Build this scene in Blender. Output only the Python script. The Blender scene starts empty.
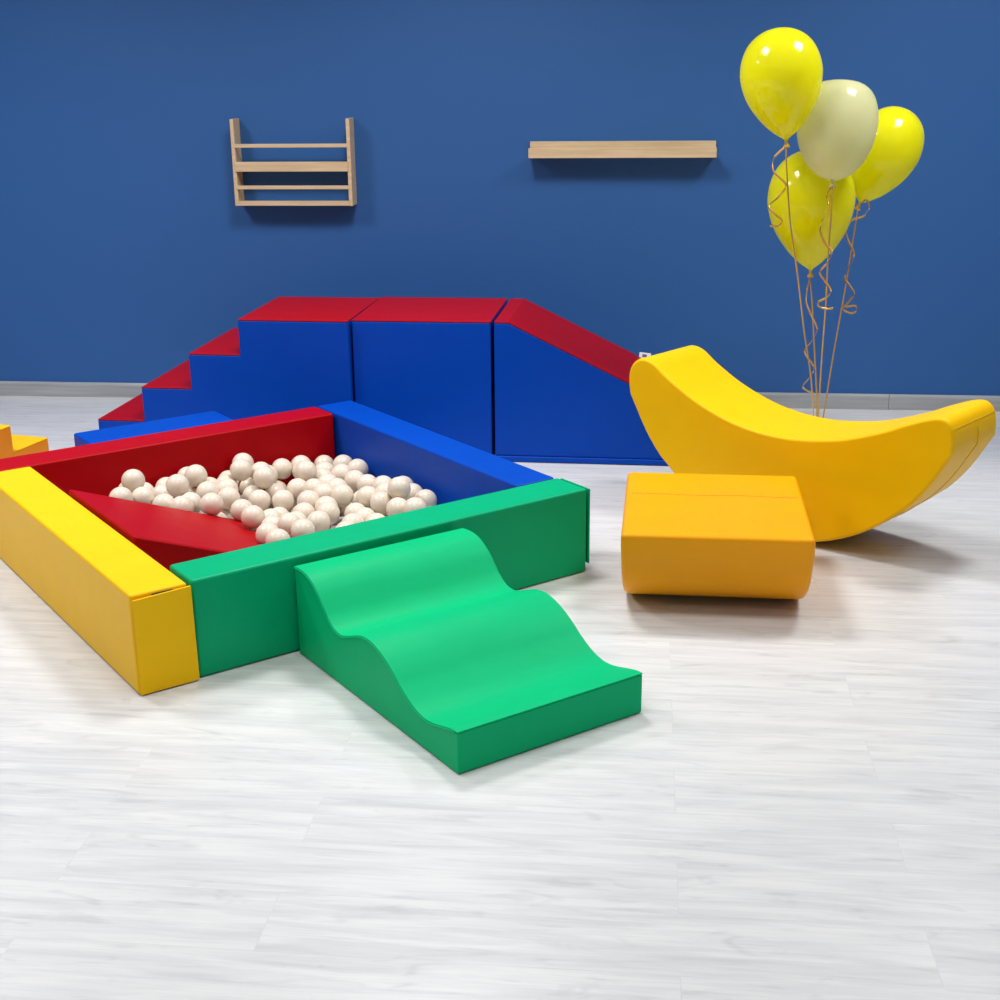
import bpy, bmesh, math, random
from mathutils import Vector, Matrix
S = bpy.context.scene
COL = S.collection
PI = math.pi

# ------------------------------------------------------------------ colours / materials
def lin(c):
    return tuple(((v/255)/12.92 if v/255 <= 0.04045 else (((v/255)+0.055)/1.055)**2.4) for v in c) + (1.0,)

def new_mat(name):
    m = bpy.data.materials.new(name); m.use_nodes = True
    nt = m.node_tree
    return m, nt, nt.nodes['Principled BSDF']

def vinyl(name, rgb, rough=0.42, bump=0.12, scale=9.0, spec=0.4, var=0.06):
    """coated play-mat vinyl: almost even colour, faint mottling, soft wrinkles and a fine leather grain"""
    m, nt, b = new_mat(name)
    tc = nt.nodes.new('ShaderNodeTexCoord')
    n1 = nt.nodes.new('ShaderNodeTexNoise'); n1.inputs['Scale'].default_value = scale; n1.inputs['Detail'].default_value = 3
    nt.links.new(tc.outputs['Object'], n1.inputs['Vector'])
    n2 = nt.nodes.new('ShaderNodeTexNoise'); n2.inputs['Scale'].default_value = 420; n2.inputs['Detail'].default_value = 2
    nt.links.new(tc.outputs['Object'], n2.inputs['Vector'])
    mix = nt.nodes.new('ShaderNodeMixRGB'); c = lin(rgb)
    mix.inputs[1].default_value = tuple(v*(1-var) for v in c[:3])+(1,)
    mix.inputs[2].default_value = tuple(min(1, v*(1+var)) for v in c[:3])+(1,)
    nt.links.new(n1.outputs['Fac'], mix.inputs[0]); nt.links.new(mix.outputs[0], b.inputs['Base Color'])
    ad = nt.nodes.new('ShaderNodeMath'); ad.operation = 'MULTIPLY_ADD'; ad.inputs[1].default_value = 0.02
    nt.links.new(n2.outputs['Fac'], ad.inputs[0]); nt.links.new(n1.outputs['Fac'], ad.inputs[2])
    bp = nt.nodes.new('ShaderNodeBump'); bp.inputs['Strength'].default_value = bump; bp.inputs['Distance'].default_value = 0.02
    nt.links.new(ad.outputs[0], bp.inputs['Height']); nt.links.new(bp.outputs[0], b.inputs['Normal'])
    b.inputs['Roughness'].default_value = rough; b.inputs['Specular IOR Level'].default_value = spec
    return m

def plain(name, rgb, rough=0.5, metallic=0.0, spec=0.5):
    m, nt, b = new_mat(name)
    b.inputs['Base Color'].default_value = lin(rgb); b.inputs['Roughness'].default_value = rough
    b.inputs['Metallic'].default_value = metallic; b.inputs['Specular IOR Level'].default_value = spec
    return m

def floor_mat():
    """pale whitewashed oak laminate, boards running along the back wall"""
    m, nt, b = new_mat('laminate'); N = nt.nodes.new; Lk = nt.links.new
    tc = N('ShaderNodeTexCoord')
    br = N('ShaderNodeTexBrick'); br.offset = 0.37; br.inputs['Scale'].default_value = 1.0
    br.inputs['Brick Width'].default_value = 1.28; br.inputs['Row Height'].default_value = 0.19
    br.inputs['Mortar Size'].default_value = 0.0012; br.inputs['Mortar Smooth'].default_value = 0.4
    br.inputs['Color1'].default_value = (0, 0, 0, 1); br.inputs['Color2'].default_value = (1, 1, 1, 1); br.inputs['Mortar'].default_value = (0.5, 0.5, 0.5, 1)
    Lk(tc.outputs['Object'], br.inputs['Vector'])
    # every board gets its own stretch of grain
    sep = N('ShaderNodeSeparateColor'); Lk(br.outputs['Color'], sep.inputs[0])
    comb = N('ShaderNodeCombineXYZ'); mul = N('ShaderNodeMath'); mul.operation = 'MULTIPLY'; mul.inputs[1].default_value = 37
    Lk(sep.outputs[0], mul.inputs[0]); Lk(mul.outputs[0], comb.inputs[2])
    add = N('ShaderNodeVectorMath'); add.operation = 'ADD'; Lk(tc.outputs['Object'], add.inputs[0]); Lk(comb.outputs[0], add.inputs[1])
    mp = N('ShaderNodeMapping'); mp.inputs['Scale'].default_value = (1.1, 13, 1); Lk(add.outputs[0], mp.inputs['Vector'])
    g1 = N('ShaderNodeTexNoise'); g1.inputs['Scale'].default_value = 2.2; g1.inputs['Detail'].default_value = 8; g1.inputs['Roughness'].default_value = 0.62; g1.inputs['Distortion'].default_value = 0.6
    Lk(mp.outputs[0], g1.inputs['Vector'])
    mp2 = N('ShaderNodeMapping'); mp2.inputs['Scale'].default_value = (2.4, 52, 1); Lk(add.outputs[0], mp2.inputs['Vector'])
    g2 = N('ShaderNodeTexNoise'); g2.inputs['Scale'].default_value = 3; g2.inputs['Detail'].default_value = 5; Lk(mp2.outputs[0], g2.inputs['Vector'])
    mp3 = N('ShaderNodeMapping'); mp3.inputs['Scale'].default_value = (3.2, 12, 1); Lk(add.outputs[0], mp3.inputs['Vector'])
    g3 = N('ShaderNodeTexNoise'); g3.inputs['Scale'].default_value = 1.6; g3.inputs['Detail'].default_value = 4; g3.inputs['Distortion'].default_value = 1.5; Lk(mp3.outputs[0], g3.inputs['Vector'])
    r1 = N('ShaderNodeValToRGB'); r1.color_ramp.elements[0].position = 0.30; r1.color_ramp.elements[0].color = lin((199, 200, 202))
    r1.color_ramp.elements[1].position = 0.60; r1.color_ramp.elements[1].color = lin((220, 220, 219)); Lk(g1.outputs['Fac'], r1.inputs[0])
    r2 = N('ShaderNodeValToRGB'); r2.color_ramp.elements[0].position = 0.3; r2.color_ramp.elements[0].color = (0.945, 0.946, 0.95, 1)
    r2.color_ramp.elements[1].position = 0.62; r2.color_ramp.elements[1].color = (1, 1, 1, 1); Lk(g2.outputs['Fac'], r2.inputs[0])
    r3 = N('ShaderNodeValToRGB'); r3.color_ramp.elements[0].position = 0.24; r3.color_ramp.elements[0].color = (0.80, 0.80, 0.81, 1)
    r3.color_ramp.elements[1].position = 0.42; r3.color_ramp.elements[1].color = (1, 1, 1, 1); Lk(g3.outputs['Fac'], r3.inputs[0])
    mA = N('ShaderNodeMixRGB'); mA.blend_type = 'MULTIPLY'; mA.inputs[0].default_value = 1; Lk(r1.outputs[0], mA.inputs[1]); Lk(r2.outputs[0], mA.inputs[2])
    mB = N('ShaderNodeMixRGB'); mB.blend_type = 'MULTIPLY'; mB.inputs[0].default_value = 0.8; Lk(mA.outputs[0], mB.inputs[1]); Lk(r3.outputs[0], mB.inputs[2])
    mC = N('ShaderNodeMixRGB'); mC.inputs[2].default_value = lin((150, 152, 156)); Lk(mB.outputs[0], mC.inputs[1])
    mf = N('ShaderNodeMath'); mf.operation = 'MULTIPLY'; mf.inputs[1].default_value = 0.12; Lk(br.outputs['Fac'], mf.inputs[0]); Lk(mf.outputs[0], mC.inputs[0])
    Lk(mC.outputs[0], b.inputs['Base Color'])
    b.inputs['Roughness'].default_value = 0.36; b.inputs['Specular IOR Level'].default_value = 0.45
    bp = N('ShaderNodeBump'); bp.inputs['Strength'].default_value = 0.06; bp.inputs['Distance'].default_value = 0.004; Lk(g2.outputs['Fac'], bp.inputs['Height']); Lk(bp.outputs[0], b.inputs['Normal'])
    return m

def wood_mat(name, c1, c2, sc=(2, 30, 30)):
    m, nt, b = new_mat(name); N = nt.nodes.new; Lk = nt.links.new
    tc = N('ShaderNodeTexCoord'); mp = N('ShaderNodeMapping'); mp.inputs['Scale'].default_value = sc; Lk(tc.outputs['Object'], mp.inputs[0])
    n = N('ShaderNodeTexNoise'); n.inputs['Scale'].default_value = 2; n.inputs['Detail'].default_value = 5; Lk(mp.outputs[0], n.inputs['Vector'])
    r = N('ShaderNodeValToRGB'); r.color_ramp.elements[0].position = .3; r.color_ramp.elements[0].color = lin(c1)
    r.color_ramp.elements[1].position = .7; r.color_ramp.elements[1].color = lin(c2); Lk(n.outputs['Fac'], r.inputs[0]); Lk(r.outputs[0], b.inputs['Base Color'])
    b.inputs['Roughness'].default_value = 0.5
    return m

def wall_mat(name, rgb):
    m, nt, b = new_mat(name); N = nt.nodes.new; Lk = nt.links.new
    tc = N('ShaderNodeTexCoord'); n = N('ShaderNodeTexNoise'); n.inputs['Scale'].default_value = 260; n.inputs['Detail'].default_value = 3
    Lk(tc.outputs['Object'], n.inputs['Vector'])
    bp = N('ShaderNodeBump'); bp.inputs['Strength'].default_value = 0.15; bp.inputs['Distance'].default_value = 0.002
    Lk(n.outputs['Fac'], bp.inputs['Height']); Lk(bp.outputs[0], b.inputs['Normal'])
    b.inputs['Base Color'].default_value = lin(rgb); b.inputs['Roughness'].default_value = 0.55; b.inputs['Specular IOR Level'].default_value = 0.35
    return m

def balloon_mat(name, rgb, trans=0.35):
    m, nt, b = new_mat(name); N = nt.nodes.new; Lk = nt.links.new
    b.inputs['Base Color'].default_value = lin(rgb); b.inputs['Roughness'].default_value = 0.13; b.inputs['Specular IOR Level'].default_value = 0.6
    tr = N('ShaderNodeBsdfTranslucent'); tr.inputs['Color'].default_value = lin(rgb)
    mx = N('ShaderNodeMixShader'); mx.inputs[0].default_value = trans
    Lk(b.outputs[0], mx.inputs[1]); Lk(tr.outputs[0], mx.inputs[2]); Lk(mx.outputs[0], nt.nodes['Material Output'].inputs[0])
    return m
# ------------------------------------------------------------------ object helpers
def tag(o, label, cat, group=None):
    o['label'] = label; o['category'] = cat
    if group: o['group'] = group
    return o

def empty(name, loc=(0, 0, 0), rz=0.0):
    o = bpy.data.objects.new(name, None); COL.objects.link(o); o.empty_display_size = 0.1
    o.location = loc; o.rotation_euler = (0, 0, rz)
    return o

def link(name, me, mat, parent=None, smooth=True):
    o = bpy.data.objects.new(name, me); COL.objects.link(o)
    me.materials.append(mat)
    if smooth:
        for p in me.polygons: p.use_smooth = True
    if parent: o.parent = parent
    return o

def from_bm(name, bm, mat, parent=None, smooth=True):
    bmesh.ops.recalc_face_normals(bm, faces=bm.faces[:])
    me = bpy.data.meshes.new(name); bm.to_mesh(me); bm.free()
    return link(name, me, mat, parent, smooth)

def bevel(o, w=0.01, seg=3, angle=35):
    md = o.modifiers.new('edge', 'BEVEL'); md.width = w; md.segments = seg; md.limit_method = 'ANGLE'; md.angle_limit = math.radians(angle)
    md.harden_normals = True
    return o

def hexa(bm, p):
    """p: 8 corners, bottom ring then top ring (counter-clockwise)"""
    v = [bm.verts.new(q) for q in p]
    for f in ((3, 2, 1, 0), (4, 5, 6, 7), (0, 1, 5, 4), (1, 2, 6, 5), (2, 3, 7, 6), (3, 0, 4, 7)):
        bm.faces.new([v[i] for i in f])

def box(bm, x0, x1, y0, y1, z0, z1):
    hexa(bm, [(x0, y0, z0), (x1, y0, z0), (x1, y1, z0), (x0, y1, z0), (x0, y0, z1), (x1, y0, z1), (x1, y1, z1), (x0, y1, z1)])

def box_obj(name, dims, mat, parent=None, w=0.0, seg=2):
    bm = bmesh.new(); box(bm, *dims)
    o = from_bm(name, bm, mat, parent, smooth=w > 0)
    if w: bevel(o, w, seg)
    return o

def prism(bm, prof, a0, a1, axis):
    """extrude a closed 2-D profile (s, z) from a0 to a1; axis 'y': s is x, 'x': s is y"""
    def P(s, z, a): return (s, a, z) if axis == 'y' else (a, s, z)
    A = [bm.verts.new(P(s, z, a0)) for s, z in prof]; B = [bm.verts.new(P(s, z, a1)) for s, z in prof]
    n = len(prof)
    bm.faces.new(A); bm.faces.new(B[::-1])
    for i in range(n):
        bm.faces.new([A[i], B[i], B[(i+1) % n], A[(i+1) % n]])

def tube(bm, pts, r, n=8):
    """round cord through points"""
    pts = [Vector(p) for p in pts]; rings = []
    up = Vector((0.3, 0.5, 0.8))
    for i, p in enumerate(pts):
        t = (pts[min(i+1, len(pts)-1)] - pts[max(i-1, 0)]).normalized()
        a = t.cross(up).normalized(); b = t.cross(a)
        rings.append([bm.verts.new(p + a*r*math.cos(2*PI*k/n) + b*r*math.sin(2*PI*k/n)) for k in range(n)])
    for i in range(len(rings)-1):
        for k in range(n):
            bm.faces.new([rings[i][k], rings[i][(k+1) % n], rings[i+1][(k+1) % n], rings[i+1][k]])
    bm.faces.new(rings[0]); bm.faces.new(rings[-1][::-1])

def ribbon(bm, pts, w, side=None, th=0.0006):
    """flat gift ribbon through points; side(i) gives the width direction"""
    pts = [Vector(p) for p in pts]; rows = []
    for i, p in enumerate(pts):
        t = (pts[min(i+1, len(pts)-1)] - pts[max(i-1, 0)]).normalized()
        a = Vector(side(i)) if side else Vector((1, 0, 0))
        a = (a - t*a.dot(t)).normalized(); nn = t.cross(a)
        rows.append([bm.verts.new(p + a*w*sx/2 + nn*th*sz/2) for sx, sz in ((-1, -1), (1, -1), (1, 1), (-1, 1))])
    for i in range(len(rows)-1):
        for k in range(4):
            bm.faces.new([rows[i][k], rows[i][(k+1) % 4], rows[i+1][(k+1) % 4], rows[i+1][k]])
    bm.faces.new(rows[0]); bm.faces.new(rows[-1][::-1])

def catmull(pts, n=8):
    P = [Vector(p) for p in pts]; P = [P[0]*2-P[1]] + P + [P[-1]*2-P[-2]]; out = []
    for i in range(1, len(P)-2):
        a, b, c, d = P[i-1:i+3]
        for k in range(n):
            t = k/n
            out.append(0.5*((2*b) + (c-a)*t + (2*a-5*b+4*c-d)*t*t + (3*b-a-3*c+d)*t**3))
    out.append(P[-2]); return out
# ------------------------------------------------------------------ materials
M_BLUE = vinyl('blue_vinyl', (0, 68, 176), rough=0.42, spec=0.15)
M_RED = vinyl('red_vinyl', (168, 0, 10), rough=0.44, spec=0.12)
M_GREEN = vinyl('green_vinyl', (0, 166, 112), rough=0.42, spec=0.13)
M_WAVE = vinyl('bright_green_vinyl', (0, 182, 116), rough=0.5, spec=0.1, bump=0.2, scale=6)
M_YELLOW = vinyl('yellow_vinyl', (255, 195, 0), rough=0.42, spec=0.15)
M_ORANGE = vinyl('orange_vinyl', (255, 166, 6), rough=0.38, spec=0.18)
M_OCHRE = vinyl('orange_step_vinyl', (232, 136, 0), rough=0.42, spec=0.25)
M_BALL = plain('ivory_plastic', (224, 209, 191), rough=0.28)
M_DARK = plain('gap_shade_dark', (40, 34, 26), rough=0.9)  # dark colour standing in for shade in the flap's gap
M_TAG = plain('white_label', (225, 228, 234), rough=0.7)
M_INK = plain('grey_print', (95, 100, 110), rough=0.7)
M_PINE = wood_mat('pale_pine', (206, 178, 138), (226, 202, 164))
M_SKIRT = wood_mat('grey_skirting', (150, 153, 156), (178, 180, 182), (1.2, 1, 30))
M_WALL = wall_mat('blue_wall_paint', (47, 97, 161))
M_CEIL = wall_mat('white_paint', (238, 238, 236))
M_FLOOR = floor_mat()
M_BY = balloon_mat('yellow_latex', (250, 246, 22), 0.45)
M_BW = balloon_mat('pale_latex', (240, 240, 192), 0.5)
M_KNOT = plain('yellow_latex_knot', (238, 190, 0), rough=0.3)
M_GOLD = plain('gold_ribbon', (222, 176, 96), rough=0.25, metallic=0.5)

# ------------------------------------------------------------------ the room
WA = -0.1096                                    # the back wall is turned a little
def wall_pt(u, d, z): return (u*math.cos(WA) + d*math.sin(WA), 6.517 + u*math.sin(WA) - d*math.cos(WA), z)   # d: distance out from the wall
room = [('floor', (-5.2, 5.2, -9.5, 0.1, -0.1, 0.0), M_FLOOR), ('ceiling', (-5.2, 5.2, -9.5, 0.1, 2.9, 3.0), M_CEIL),
        ('wall_back', (-5.2, 5.2, 0.0, 0.1, 0.0, 2.9), M_WALL), ('wall_left', (-5.2, -5.1, -9.5, 0.0, 0.0, 2.9), M_WALL), ('wall_right', (5.1, 5.2, -9.5, 0.0, 0.0, 2.9), M_WALL)]
for nm, d, m in room:
    o = box_obj(nm, d, m); o.location = (0, 6.517, 0); o.rotation_euler = (0, 0, WA); o['kind'] = 'structure'
for i, (a, b) in enumerate(((-5.1, 1.889), (1.891, 5.1))):
    bm = bmesh.new(); prism(bm, [(0, 0), (-0.014, 0), (-0.014, 0.066), (-0.009, 0.075), (0, 0.075)], a, b, 'x')
    o = from_bm('baseboard_back' if i == 0 else 'baseboard_back_end', bm, M_SKIRT, smooth=False)
    o.location = (0, 6.517, 0); o.rotation_euler = (0, 0, WA); o['kind'] = 'structure'

# ------------------------------------------------------------------ ball pit: four padded barriers round a square
PA = 0.6161; PX, PY = -0.9657, 3.2790; LA, LB, TT, HH = 1.5257, 1.5434, 0.1607, 0.2895
def pit(u, v, z=0.0): return (PX + u*math.cos(PA) - v*math.sin(PA), PY + u*math.sin(PA) + v*math.cos(PA), z)
def barrier(u0, u1, v0, v1, mat, label, h=HH, grp=None):
    r = tag(empty('foam_barrier', pit(u0, v0), PA), label, 'foam barrier', grp)
    o = box_obj('cover', (0, u1-u0, 0, v1-v0, 0.002, h), mat, r, 0.009, 3)
    return r
g = 0.003
yb = barrier(-0.011, TT-0.011, -0.004, LB-TT-g, M_YELLOW, 'long yellow foam barrier of the ball pit, with a loose end flap')
yb.rotation_euler = (0, 0, PA-0.006)
bm = bmesh.new()       # the end flap, hanging a little open at its top
w = TT + 0.008
hexa(bm, [(0.002, -0.008, 0.004), (w+0.002, -0.008, 0.004), (w, -0.003, 0.004), (0.004, -0.003, 0.004),
          (0.003, -0.015, 0.279), (w-0.004, -0.017, 0.285), (w-0.006, -0.011, 0.285), (0.003, -0.009, 0.279)])
bevel(from_bm('end_flap', bm, M_YELLOW, yb), 0.002, 2)
box_obj('flap_gap_shade', (0.060, 0.118, -0.006, 0.001, 0.268, 0.2815), M_DARK, yb, 0.001)  # dark strip painted as the shaded gap between flap and cover
gb = barrier(TT+g, LA+0.006, 0, TT-g, M_GREEN, 'dark green foam barrier of the ball pit, behind the wavy green ramp')
box_obj('end_flap', (LA-TT-g+0.016, LA-TT-g+0.022, 0.004, TT-0.004, 0.026, HH-0.005), M_GREEN, gb, 0.002)
bb = barrier(LA-TT+g, LA, TT+g, LB, M_BLUE, 'blue foam barrier of the ball pit, between red and green barriers')
rb = barrier(-0.02, LA-TT-0.007, LB-TT+g, LB-0.004, M_RED, 'long red foam barrier at the back of the ball pit')
barrier(0.432, 1.012, LB+0.004, LB+0.208, M_BLUE, 'short blue foam block lying behind the red barrier of the ball pit', 0.283)

# red wedge inside the pit
wd = tag(empty('foam_wedge', pit(TT+0.003, 0.414), PA), 'low red foam wedge sloping down into the ball pit', 'foam wedge')
bm = bmesh.new(); prism(bm, [(0, 0.002), (0.612, 0.002), (0.612, 0.062), (0, 0.300)], 0, 0.587, 'y')
bevel(from_bm('body', bm, M_RED, wd), 0.009, 3, 20)

# balls
def ball_mesh(r):
    bm = bmesh.new(); bmesh.ops.create_icosphere(bm, subdivisions=4, radius=r)
    me = bpy.data.meshes.new('pit_ball'); bm.to_mesh(me); bm.free(); return me
BM = ball_mesh(0.0411)
ball0 = link('pit_ball', BM, M_BALL)
tag(ball0, 'ivory plastic ball in the loose heap inside the ball pit', 'ball', 'ivory balls in the ball pit')
BALLS = [(0.4667,1.2359,0.2126),(0.4705,1.2980,0.1572),(0.4718,1.1691,0.1633),(0.3904,1.1605,0.1800),(0.5369,1.3380,0.1267),(0.6247,1.3379,0.1294),(0.5776,1.2650,0.1262),(0.6025,1.1701,0.1851),(0.7110,1.3379,0.1539),(0.6964,1.2243,0.1912),(0.5228,1.1062,0.1439),(0.5566,1.0300,0.1482),(0.6706,1.2388,0.1071),(0.6223,1.1119,0.1285),(0.6615,1.0156,0.1430),(0.7061,1.1516,0.1434),(0.7511,1.2405,0.1297),(0.9344,1.3379,0.1682),(0.8752,1.2271,0.1796),(0.8705,1.3379,0.1105),(0.8301,1.2657,0.1208),(0.7880,1.1659,0.1356),(0.7582,1.0881,0.1287),(0.7446,1.1111,0.0418),(0.9594,1.2371,0.1521),(0.9237,1.1350,0.1638),(1.0943,1.3360,0.1187),(0.9303,1.2809,0.0856),(0.8891,1.1637,0.0916),(0.8742,1.0816,0.0974),(0.7636,0.9927,0.1056),(0.7424,0.8573,0.1220),(1.0152,1.2414,0.0553),(1.0563,1.3130,0.0418),(0.9488,1.0421,0.0927),(0.9023,0.9870,0.0506),(0.8439,0.9305,0.0703),(0.6969,0.6469,0.1255),(0.6920,0.5635,0.1285),(0.8032,0.7006,0.1248),(0.8110,0.6174,0.1230),(0.9178,0.8175,0.1078),(0.8572,0.7603,0.1026),(0.8993,0.6737,0.1194),(0.9646,0.7255,0.1249),(0.9987,0.8016,0.1201),(1.1778,1.3379,0.1166),(1.0799,1.1050,0.1661),(1.1461,1.2606,0.1183),(1.2783,1.3379,0.0998),(1.2290,1.2426,0.1034),(1.1497,1.1095,0.1213),(1.3112,1.2395,0.1178),(1.2318,1.1079,0.1254),(1.3115,1.1270,0.1269),(1.2424,1.0259,0.1181),(1.2483,0.9430,0.1210),(1.0245,1.0688,0.1159),(1.0515,0.9911,0.1292),(1.1293,1.0288,0.1243),(1.1223,0.9458,0.1289),(1.0482,0.9077,0.1318),(0.9700,0.8795,0.1278),(1.0803,0.8312,0.1413),(1.1470,0.7643,0.1388),(1.1551,0.6813,0.1374),(1.2700,0.8635,0.1309),(1.2292,0.7764,0.1338),(1.3107,0.7918,0.1395),(1.2049,0.6421,0.1916),(1.2998,0.7092,0.1335),(1.3021,0.6257,0.1312),(1.1678,0.5925,0.1355),(1.1886,0.5134,0.1524),(1.0807,0.7369,0.0963),(1.0701,0.6542,0.1023),(0.9983,0.6117,0.1069),(0.5234,1.1062,0.0593),(1.3090,0.7948,0.0549),(1.1549,0.6845,0.0529),(0.7978,1.1732,0.0519),(1.1681,0.5916,0.0509),(1.2161,0.7967,0.0527),(1.2982,0.7094,0.0489),(1.0433,0.9099,0.0474),(1.2987,0.6249,0.0466),(1.2741,0.8794,0.0479),(0.6224,1.3352,0.0449),(1.0964,0.9761,0.0543),(0.6257,1.1123,0.0439),(1.3105,1.1494,0.0453),(0.5353,1.3374,0.0421),(0.5762,1.2590,0.0418),(1.2291,1.1087,0.0408),(0.9588,0.7334,0.0408),(0.8078,0.5973,0.0408),(1.1242,1.1043,0.0408),(1.2678,0.9636,0.0413),(0.8697,0.6843,0.0409),(1.3037,1.0350,0.0605),(1.1825,1.3004,0.0410),(0.9687,0.8277,0.0410),(0.6975,1.3028,0.0587),(0.9747,0.5643,0.0408),(1.2048,1.1905,0.0414),(0.8582,0.8182,0.0410),(1.0690,0.5960,0.0410),(1.2923,1.2779,0.0419),(0.8241,1.0428,0.0414),(1.1250,0.7829,0.0408),(0.8697,1.2285,0.0408),(1.0195,1.1274,0.0442),(0.2735,1.2999,0.0457),(0.9341,0.5426,0.1111),(1.0805,1.1795,0.0632),(0.2152,1.1421,0.0423),(1.0139,1.3012,0.1156),(1.1744,0.9359,0.0443),(0.2533,1.1964,0.0912),(0.7744,0.7749,0.0984),(0.6905,1.0510,0.0588),(1.1752,0.8522,0.0980),(0.9950,0.9867,0.0439),(0.2199,1.0636,0.0687),(1.1714,1.0323,0.0436),(0.2760,1.2780,0.1253),(0.2256,1.1236,0.1260),(1.0573,0.5544,0.1110)]
for i, (u, v, z) in enumerate(BALLS):
    o = ball0 if i == 0 else ball0.copy()
    if i: COL.objects.link(o)
    o.location = pit(u, v, z); o.rotation_euler = (i*1.3 % 6, i*0.7 % 6, i*2.1 % 6)

# ------------------------------------------------------------------ the big blue blocks
BA = -0.1298; BX, BY = -0.6141, 5.5574
def blk(u, v=0.0, z=0.0): return (BX + u*math.cos(BA) - v*math.sin(BA), BY + u*math.sin(BA) + v*math.cos(BA), z)
D = 0.592; T = 0.005     # depth, red pad thickness
# stairs
st = tag(empty('foam_stairs', blk(-1.146, -0.012), BA-0.014), 'blue foam stairs with red treads', 'foam stairs')
xs = [0.0, 0.213, 0.438, 0.665, 1.139]; zs = [0.1485, 0.297, 0.4475, 0.597]
prof = [(0, 0.002)]
for k in range(4): prof += [(xs[k], zs[k]-T), (xs[k+1], zs[k]-T)]
prof += [(1.139, 0.002)]
bm = bmesh.new(); prism(bm, prof, 0, D, 'y'); bevel(from_bm('body', bm, M_BLUE, st), 0.006, 3)
for k in range(4):
    box_obj('tread', (xs[k]+(0.0), xs[k+1]-(0.001 if k < 3 else 0.0), 0.0, D, zs[k]-T, zs[k]), M_RED, st, 0.0022, 2)
# cube
cu = tag(empty('foam_cube', blk(0.0), BA), 'big blue foam cube with a red top', 'foam cube')
box_obj('body', (0.003, 0.587, 0, D, 0.002, 0.597-T), M_BLUE, cu, 0.006, 3)
box_obj('top_pad', (0.003, 0.587, 0, D, 0.597-T, 0.597), M_RED, cu, 0.0022, 2)
# slide
sl = tag(empty('foam_slide', blk(0.601), BA), 'blue foam slide block with a red sloping top', 'foam slide')
L = 0.742; zt = 0.262
bm = bmesh.new(); prism(bm, [(0, 0.026), (L, 0.026), (L, zt-T), (0.06, 0.597-T), (0, 0.597-T)], 0, D, 'y'); bevel(from_bm('body', bm, M_BLUE, sl), 0.006, 3, 15)
bm = bmesh.new(); prism(bm, [(0, 0.597-T), (0.06, 0.597-T), (L, zt-T), (L, zt), (0.06, 0.597), (0, 0.597)], 0, D, 'y'); bevel(from_bm('slide_surface', bm, M_RED, sl), 0.0022, 2, 15)
box_obj('base_panel', (0.0, L+0.004, -0.006, D, 0.002, 0.026), M_BLUE, sl, 0.004, 2)
ct = box_obj('care_tag', (0.0, 0.052, 0, 0.0015, 0, 0.03), M_TAG, sl); ct['label'] = 'small white label with grey print'
ct.location = (0.583, D-0.015, 0.332); ct.rotation_euler = (math.radians(-20), 0.12, 0.1)
box_obj('print', (0.014, 0.034, -0.0006, 0.0, 0.009, 0.022), M_INK, ct)

# ------------------------------------------------------------------ yellow and orange steps at the edge of the picture
ox, oy = -1.995, 5.322; ya = math.atan2(5.538-5.322, -1.923+1.995)
ys = tag(empty('foam_steps', (ox, oy, 0), ya), 'orange foam steps with yellow treads behind the red barrier', 'foam steps')
prof = [(-0.454, 0.002), (0.227, 0.002), (0.227, 0.11-0.005), (0, 0.11-0.005), (0, 0.222-0.005), (-0.227, 0.222-0.005), (-0.227, 0.333-0.005), (-0.454, 0.333-0.005)]
bm = bmesh.new(); prism(bm, prof, 0, 0.55, 'y'); bevel(from_bm('body', bm, M_OCHRE, ys), 0.005, 2)
for k in range(3):
    box_obj('tread', (0.001-0.227*k, 0.227-0.227*k, 0, 0.55, 0.11+0.1115*k-0.005, 0.11+0.1115*k), M_YELLOW, ys, 0.002, 2)

# ------------------------------------------------------------------ wavy green ramp in front of the pit
wv = tag(empty('wavy_ramp', pit(0.464, -0.012), PA-0.026), 'bright green wavy foam ramp leading up to the ball pit', 'foam ramp')
prof = [(0.0, 0.2674), (0.04, 0.2700), (0.075, 0.2665), (0.105, 0.256), (0.139, 0.2345), (0.170, 0.205), (0.200, 0.1767), (0.235, 0.158), (0.275, 0.155), (0.325, 0.172), (0.373, 0.190), (0.42, 0.197),
        (0.464, 0.191), (0.508, 0.175), (0.548, 0.153), (0.580, 0.131), (0.611, 0.1135), (0.645, 0.098), (0.682, 0.089), (0.712, 0.0885), (0.745, 0.0935), (0.797, 0.107), (0.825, 0.113), (0.848, 0.114)]
prof = [(a*1.006, b) for a, b in prof]
cv = [(p.x, p.y) for p in catmull([(a, b, 0) for a, b in prof], 4)]
W = 0.562
bm = bmesh.new(); prism(bm, [(0.0, 0.002)] + [(-a, z-0.004) for a, z in cv] + [(-0.848*1.006, 0.002)], 0, W, 'x')
bevel(from_bm('body', bm, M_WAVE, wv), 0.004, 2, 50)
bm = bmesh.new(); prism(bm, [(-a, z-0.004) for a, z in cv] + [(-a, z) for a, z in cv[::-1]], -0.0004, W+0.0004, 'x')
bevel(from_bm('top_cover', bm, M_WAVE, wv), 0.0015, 2, 50)
for x in (-0.0012, W+0.0012):
    bm = bmesh.new(); tube(bm, [(x, -a, z-0.005) for a, z in cv[:-2]], 0.0018); from_bm('piping', bm, M_WAVE, wv)

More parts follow.
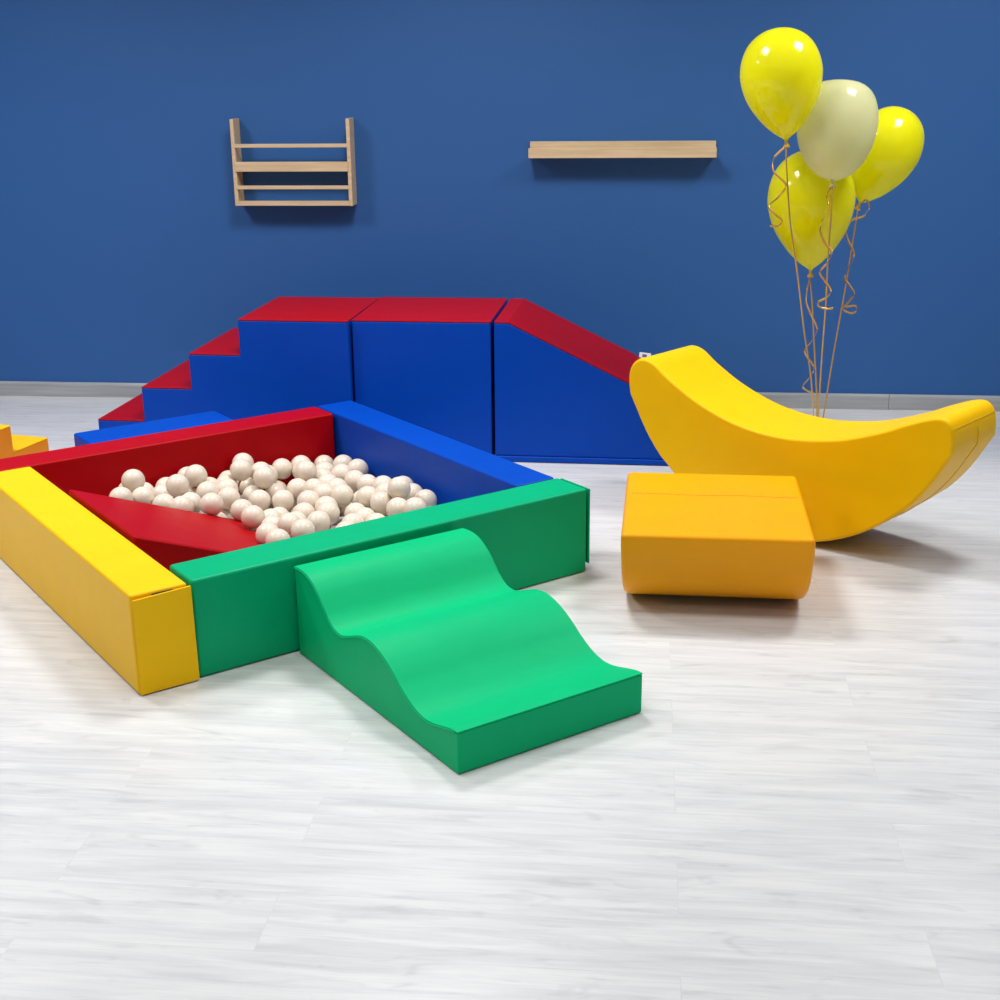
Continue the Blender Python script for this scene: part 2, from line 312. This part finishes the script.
# ------------------------------------------------------------------ orange block with a rounded underside
OA = math.atan2(3.735-3.805, 0.919-0.356)
ob = tag(empty('foam_block', (0.356, 3.750, 0), OA), 'orange foam block with a rounded underside and a seam across its flat top', 'foam block')
dep, h = 0.650, 0.278
half = [(0.0, h), (0.003, 0.225), (0.012, 0.17), (0.030, 0.124), (0.062, 0.084), (0.110, 0.048), (0.18, 0.017), (0.26, 0.002)]
prof = half + [(dep-a, z) for a, z in half[::-1]]
bm = bmesh.new(); prism(bm, prof, 0, 0.568, 'x')
for v in bm.verts: v.co.x = 0.284 + (v.co.x-0.284)*(1-0.04*(1-min(v.co.z/h, 1))**2)
bevel(from_bm('body', bm, M_ORANGE, ob), 0.016, 4, 50)
bm = bmesh.new(); tube(bm, [(0.02+0.53*k/12, 0.400+0.004*math.sin(k), h-0.0004) for k in range(13)], 0.0014); from_bm('seam', bm, vinyl('orange_seam', (196, 104, 0)), ob)

# ------------------------------------------------------------------ yellow banana rocker
rk = tag(empty('banana_rocker', (0.956, 4.478, 0), -0.74), 'large yellow banana shaped foam rocker with upturned ends', 'foam rocker')
R = 0.6632; TH = 0.334
top = [(-0.640, 0.462), (-0.640, 0.500), (-0.630, 0.532), (-0.606, 0.557), (-0.572, 0.567), (-0.525, 0.555), (-0.46, 0.511), (-0.353, 0.453), (-0.231, 0.407), (-0.130, 0.384), (-0.02, 0.374), (0.092, 0.379), (0.241, 0.405),
       (0.381, 0.454), (0.47, 0.495), (0.535, 0.522), (0.579, 0.532), (0.607, 0.522), (0.624, 0.495), (0.630, 0.455)]
cv = [(p.x, p.y) for p in catmull([(a, b, 0) for a, b in top], 5)]
a0 = math.asin(0.608/R); arc = []
for k in range(41):
    a = a0 - 2*a0*k/40
    arc.append((R*math.sin(a)*(1.012 if abs(a) > 0.8 else 1.0), R - R*math.cos(a)))
arc = [(0.630, 0.42)] + [p for p in arc if p[1] < 0.395] + [(-0.634, 0.425)]
bm = bmesh.new(); prism(bm, cv + arc, 0, TH, 'y')
bevel(from_bm('body', bm, M_YELLOW, rk), 0.012, 4, 60)
M_SEAM = vinyl('yellow_seam', (228, 178, 0))
pp = [(x+0.0006, z) for x, z in ([(0.622, 0.502), (0.630, 0.46), (0.631, 0.42)] + [p for p in arc if 0.02 < p[0] < 0.62])]
bm = bmesh.new(); tube(bm, [(x, TH*0.55, z-0.0003) for x, z in pp], 0.0015); from_bm('seam', bm, M_SEAM, rk)
bm = bmesh.new(); tube(bm, [(0.6225, 0.012+(TH-0.024)*k/6, 0.500) for k in range(7)], 0.0016); from_bm('seam', bm, M_SEAM, rk)

# ------------------------------------------------------------------ wooden wall shelves
sh = tag(empty('wall_shelf', wall_pt(-1.248, 0.1, 0.972), WA), 'pale pine rack with a front rail hanging on the blue wall', 'shelf')
SW, SD, SH = 0.572, 0.1, 0.40; tk = 0.018
for x in (0, SW-tk): box_obj('side_panel', (x, x+tk, 0, SD-0.001, 0, SH), M_PINE, sh, 0.002)
for z in (0.0, 0.16): box_obj('shelf_board', (tk, SW-tk, 0.001, SD-0.001, z+0.001, z+0.016), M_PINE, sh, 0.0015)
box_obj('front_lip', (tk-0.004, SW-tk+0.004, -0.006, 0.006, 0.002, 0.024), M_PINE, sh, 0.0015)
box_obj('front_lip', (tk-0.004, SW-tk+0.004, -0.006, 0.006, 0.160, 0.205), M_PINE, sh, 0.0015)
box_obj('rail', (tk-0.004, SW-tk+0.004, -0.004, 0.008, 0.078, 0.095), M_PINE, sh, 0.0015)
box_obj('rail', (tk-0.004, SW-tk+0.004, -0.004, 0.008, 0.27, 0.287), M_PINE, sh, 0.0015)
s2 = tag(empty('wall_ledge', wall_pt(0.16, 0.1, 1.19), WA), 'pine ledge on the blue wall, above the blue slide block', 'shelf')
box_obj('board', (0, 0.86, 0, 0.099, 0, 0.018), M_PINE, s2, 0.002)
box_obj('back_rail', (0, 0.86, 0.083, 0.099, 0.018, 0.07), M_PINE, s2, 0.002)
box_obj('front_lip', (0, 0.86, -0.012, 0.0, 0.0, 0.045), M_PINE, s2, 0.002)

# ------------------------------------------------------------------ balloons on gold ribbons
ANCH = Vector((1.33, 5.42, 0.003))
def balloon(neck, axis, length, radius, mat, label, ribbon_pts, curl_pts, blunt=1.0):
    """neck: the tied end; axis: unit vector from the neck to the crown"""
    neck = Vector(neck); ax = Vector(axis).normalized()
    b = tag(empty('balloon', ANCH), label, 'balloon', None)
    q = Vector((0, 0, 1)).rotation_difference(ax).to_matrix()
    prof = [(0.0, 0.035), (0.02, 0.10), (0.06, 0.25), (0.13, 0.45), (0.22, 0.64), (0.33, 0.82), (0.45, 0.94), (0.58, 1.0), (0.70, 0.965), (0.80, 0.87), (0.88, 0.73), (0.945, 0.52), (0.985, 0.27), (1.0, 0.0)]
    prof = [(a, c**blunt) for a, c in prof]
    pc = [(p.x, p.y) for p in catmull([(a, c, 0) for a, c in prof], 3)]
    bm = bmesh.new(); n = 40; rings = []
    for a, c in pc[:-1]:
        rings.append([bm.verts.new(neck + q @ Vector((max(c, 0.01)*radius*math.cos(2*PI*k/n), max(c, 0.01)*radius*math.sin(2*PI*k/n), a*length)) - ANCH) for k in range(n)])
    tip = bm.verts.new(neck + q @ Vector((0, 0, length)) - ANCH)
    for i in range(len(rings)-1):
        for k in range(n): bm.faces.new([rings[i][k], rings[i][(k+1) % n], rings[i+1][(k+1) % n], rings[i+1][k]])
    for k in range(n): bm.faces.new([rings[-1][k], rings[-1][(k+1) % n], tip])
    from_bm('skin', bm, mat, b)
    bm = bmesh.new(); rings = []          # rolled knot below the neck
    for a, c in ((0.006, 0.007), (-0.004, 0.0065), (-0.010, 0.005), (-0.018, 0.010), (-0.026, 0.014), (-0.028, 0.012), (-0.022, 0.004)):
        rings.append([bm.verts.new(neck + q @ Vector((c*math.cos(2*PI*k/14), c*math.sin(2*PI*k/14), a)) - ANCH) for k in range(14)])
    for i in range(len(rings)-1):
        for k in range(14): bm.faces.new([rings[i][k], rings[i][(k+1) % 14], rings[i+1][(k+1) % 14], rings[i+1][k]])
    bm.faces.new(rings[-1])
    from_bm('knot', bm, M_KNOT if mat is M_BY else mat, b)
    bm = bmesh.new(); ribbon(bm, [p-ANCH for p in catmull(ribbon_pts, 10)], 0.006); from_bm('ribbon', bm, M_GOLD, b)
    cp = catmull(curl_pts, 8)
    bm = bmesh.new(); ribbon(bm, [p-ANCH for p in cp], 0.008, lambda i: (0.25, -0.2, 1.0)); from_bm('curled_ribbon', bm, M_GOLD, b)
    return b
def coil(top, bottom, r, turns, tail=0.0, ph=0.0):
    """a loose spiral hanging down; the last turn flattens out"""
    top, bottom = Vector(top), Vector(bottom); out = []; n = int(turns*8)
    for k in range(n+1):
        f = k/n; a = 2*PI*turns*f + ph
        rr = r*min(1.0, 0.25+1.6*f)
        out.append(top.lerp(bottom, f) + Vector((rr*math.cos(a), rr*math.sin(a), 0)))
    return out
balloon((1.253, 5.400, 0.808), (-0.045, 0.03, 1), 0.47, 0.170, M_BY, 'big yellow balloon with its knot hanging lowest of the bunch',
  [(1.257, 5.420, 0.773), (1.271, 5.420, 0.684), (1.289, 5.420, 0.520), (1.308, 5.420, 0.353), (1.321, 5.420, 0.213), (1.33, 5.42, 0.003)],
  [(1.248, 5.380, 0.783), (1.243, 5.398, 0.728), (1.238, 5.380, 0.683), (1.252, 5.362, 0.645), (1.279, 5.380, 0.601), (1.294, 5.398, 0.565), (1.272, 5.380, 0.524), (1.241, 5.362, 0.491), (1.260, 5.380, 0.454), (1.291, 5.398, 0.412), (1.273, 5.380, 0.375), (1.242, 5.362, 0.342), (1.268, 5.380, 0.316), (1.298, 5.398, 0.303)])
balloon((1.263, 5.170, 1.178), (0.07, 0.25, 1), 0.36, 0.150, M_BW, 'pale cream balloon in front of the two yellow balloons',
  [(1.256, 5.150, 1.157), (1.272, 5.200, 1.045), (1.271, 5.200, 0.875), (1.274, 5.200, 0.720), (1.311, 5.360, 0.408), (1.33, 5.42, 0.003)],
  [(1.261, 5.170, 1.152), (1.249, 5.188, 1.121), (1.251, 5.170, 1.086), (1.234, 5.152, 1.043), (1.226, 5.170, 0.993), (1.253, 5.188, 0.941), (1.277, 5.170, 0.909), (1.257, 5.152, 0.870), (1.236, 5.170, 0.834), (1.262, 5.188, 0.796), (1.283, 5.170, 0.760), (1.262, 5.152, 0.736), (1.236, 5.170, 0.718), (1.249, 5.188, 0.696), (1.273, 5.170, 0.691), (1.291, 5.152, 0.697)], 0.6)
balloon((1.459, 5.500, 1.059), (0.42, 0.12, 0.9), 0.40, 0.135, M_BY, 'yellow balloon tilted out to the side, its knot beside the pale balloon',
  [(1.447, 5.480, 1.034), (1.436, 5.480, 0.915), (1.417, 5.480, 0.713), (1.392, 5.480, 0.486), (1.357, 5.430, 0.265), (1.33, 5.42, 0.003)],
  [(1.441, 5.460, 1.048), (1.476, 5.478, 1.073), (1.485, 5.460, 1.043), (1.463, 5.442, 1.014), (1.421, 5.460, 0.997), (1.404, 5.478, 0.955), (1.410, 5.460, 0.918), (1.434, 5.442, 0.864), (1.425, 5.460, 0.818), (1.413, 5.478, 0.763), (1.431, 5.460, 0.733), (1.445, 5.442, 0.703), (1.428, 5.460, 0.667), (1.414, 5.478, 0.636), (1.439, 5.460, 0.622), (1.458, 5.442, 0.633), (1.458, 5.460, 0.651), (1.422, 5.478, 0.644)])
balloon((1.079, 5.170, 1.325), (-0.12, 0.06, 1), 0.40, 0.150, M_BY, 'yellow balloon highest of the bunch, above the lowest-hanging one',
  [(1.076, 5.150, 1.304), (1.084, 5.160, 1.231), (1.108, 5.160, 1.032), (1.145, 5.160, 0.844), (1.218, 5.300, 0.585), (1.259, 5.300, 0.381), (1.33, 5.42, 0.003)],
  [(1.072, 5.150, 1.301), (1.037, 5.168, 1.260), (1.032, 5.150, 1.218), (1.056, 5.132, 1.190), (1.084, 5.150, 1.159), (1.060, 5.168, 1.117), (1.024, 5.150, 1.086), (1.044, 5.132, 1.058), (1.076, 5.150, 1.030), (1.065, 5.168, 1.010), (1.031, 5.150, 1.012)])

# ------------------------------------------------------------------ light: rows of ceiling lamps and daylight from the open side behind the camera
def area(loc, size, power, spread, rot=(0, 0, 0), col=(1, 1, 1)):
    l = bpy.data.lights.new('ceiling_lamp', 'AREA'); l.shape = 'RECTANGLE'; l.size, l.size_y = size; l.energy = power; l.spread = math.radians(spread); l.color = col
    o = bpy.data.objects.new('ceiling_lamp', l); COL.objects.link(o); o.location = loc; o.rotation_euler = rot
    return o
for y, p, sp in ((4.75, 41, 150), (2.9, 10.5, 115), (1.0, 7, 110)):
    for x in (-2.6, -0.3, 2.0):
        area((x, y, 2.87), (0.6, 0.6), p*(1.2 if x < -1 else 1.0 if x < 1 else 0.84), sp)
wl = bpy.data.worlds.new('world'); S.world = wl; wl.use_nodes = True
wl.node_tree.nodes['Background'].inputs[0].default_value = (0.86, 0.92, 1.0, 1); wl.node_tree.nodes['Background'].inputs[1].default_value = 0.2

# ------------------------------------------------------------------ camera
cam = bpy.data.cameras.new('camera'); cam.sensor_width = 36; cam.lens = 1344.0/1000*36
co = bpy.data.objects.new('camera', cam); COL.objects.link(co)
th, roll = 0.3128, -0.0104
r0 = Vector((1, 0, 0)); u0 = Vector((0, math.sin(th), math.cos(th))); F = Vector((0, math.cos(th), -math.sin(th)))
c, s = math.cos(roll), math.sin(roll)
Rv = r0*c + u0*s; Uv = u0*c - r0*s
mw = Matrix((Rv, Uv, -F)).transposed().to_4x4(); mw.translation = (0, 0, 1.6)
co.matrix_world = mw
S.camera = co
S.view_settings.view_transform = 'Standard'; S.view_settings.look = 'None'; S.view_settings.gamma = 1; S.view_settings.use_curve_mapping = False
S.view_settings.exposure = 0.0
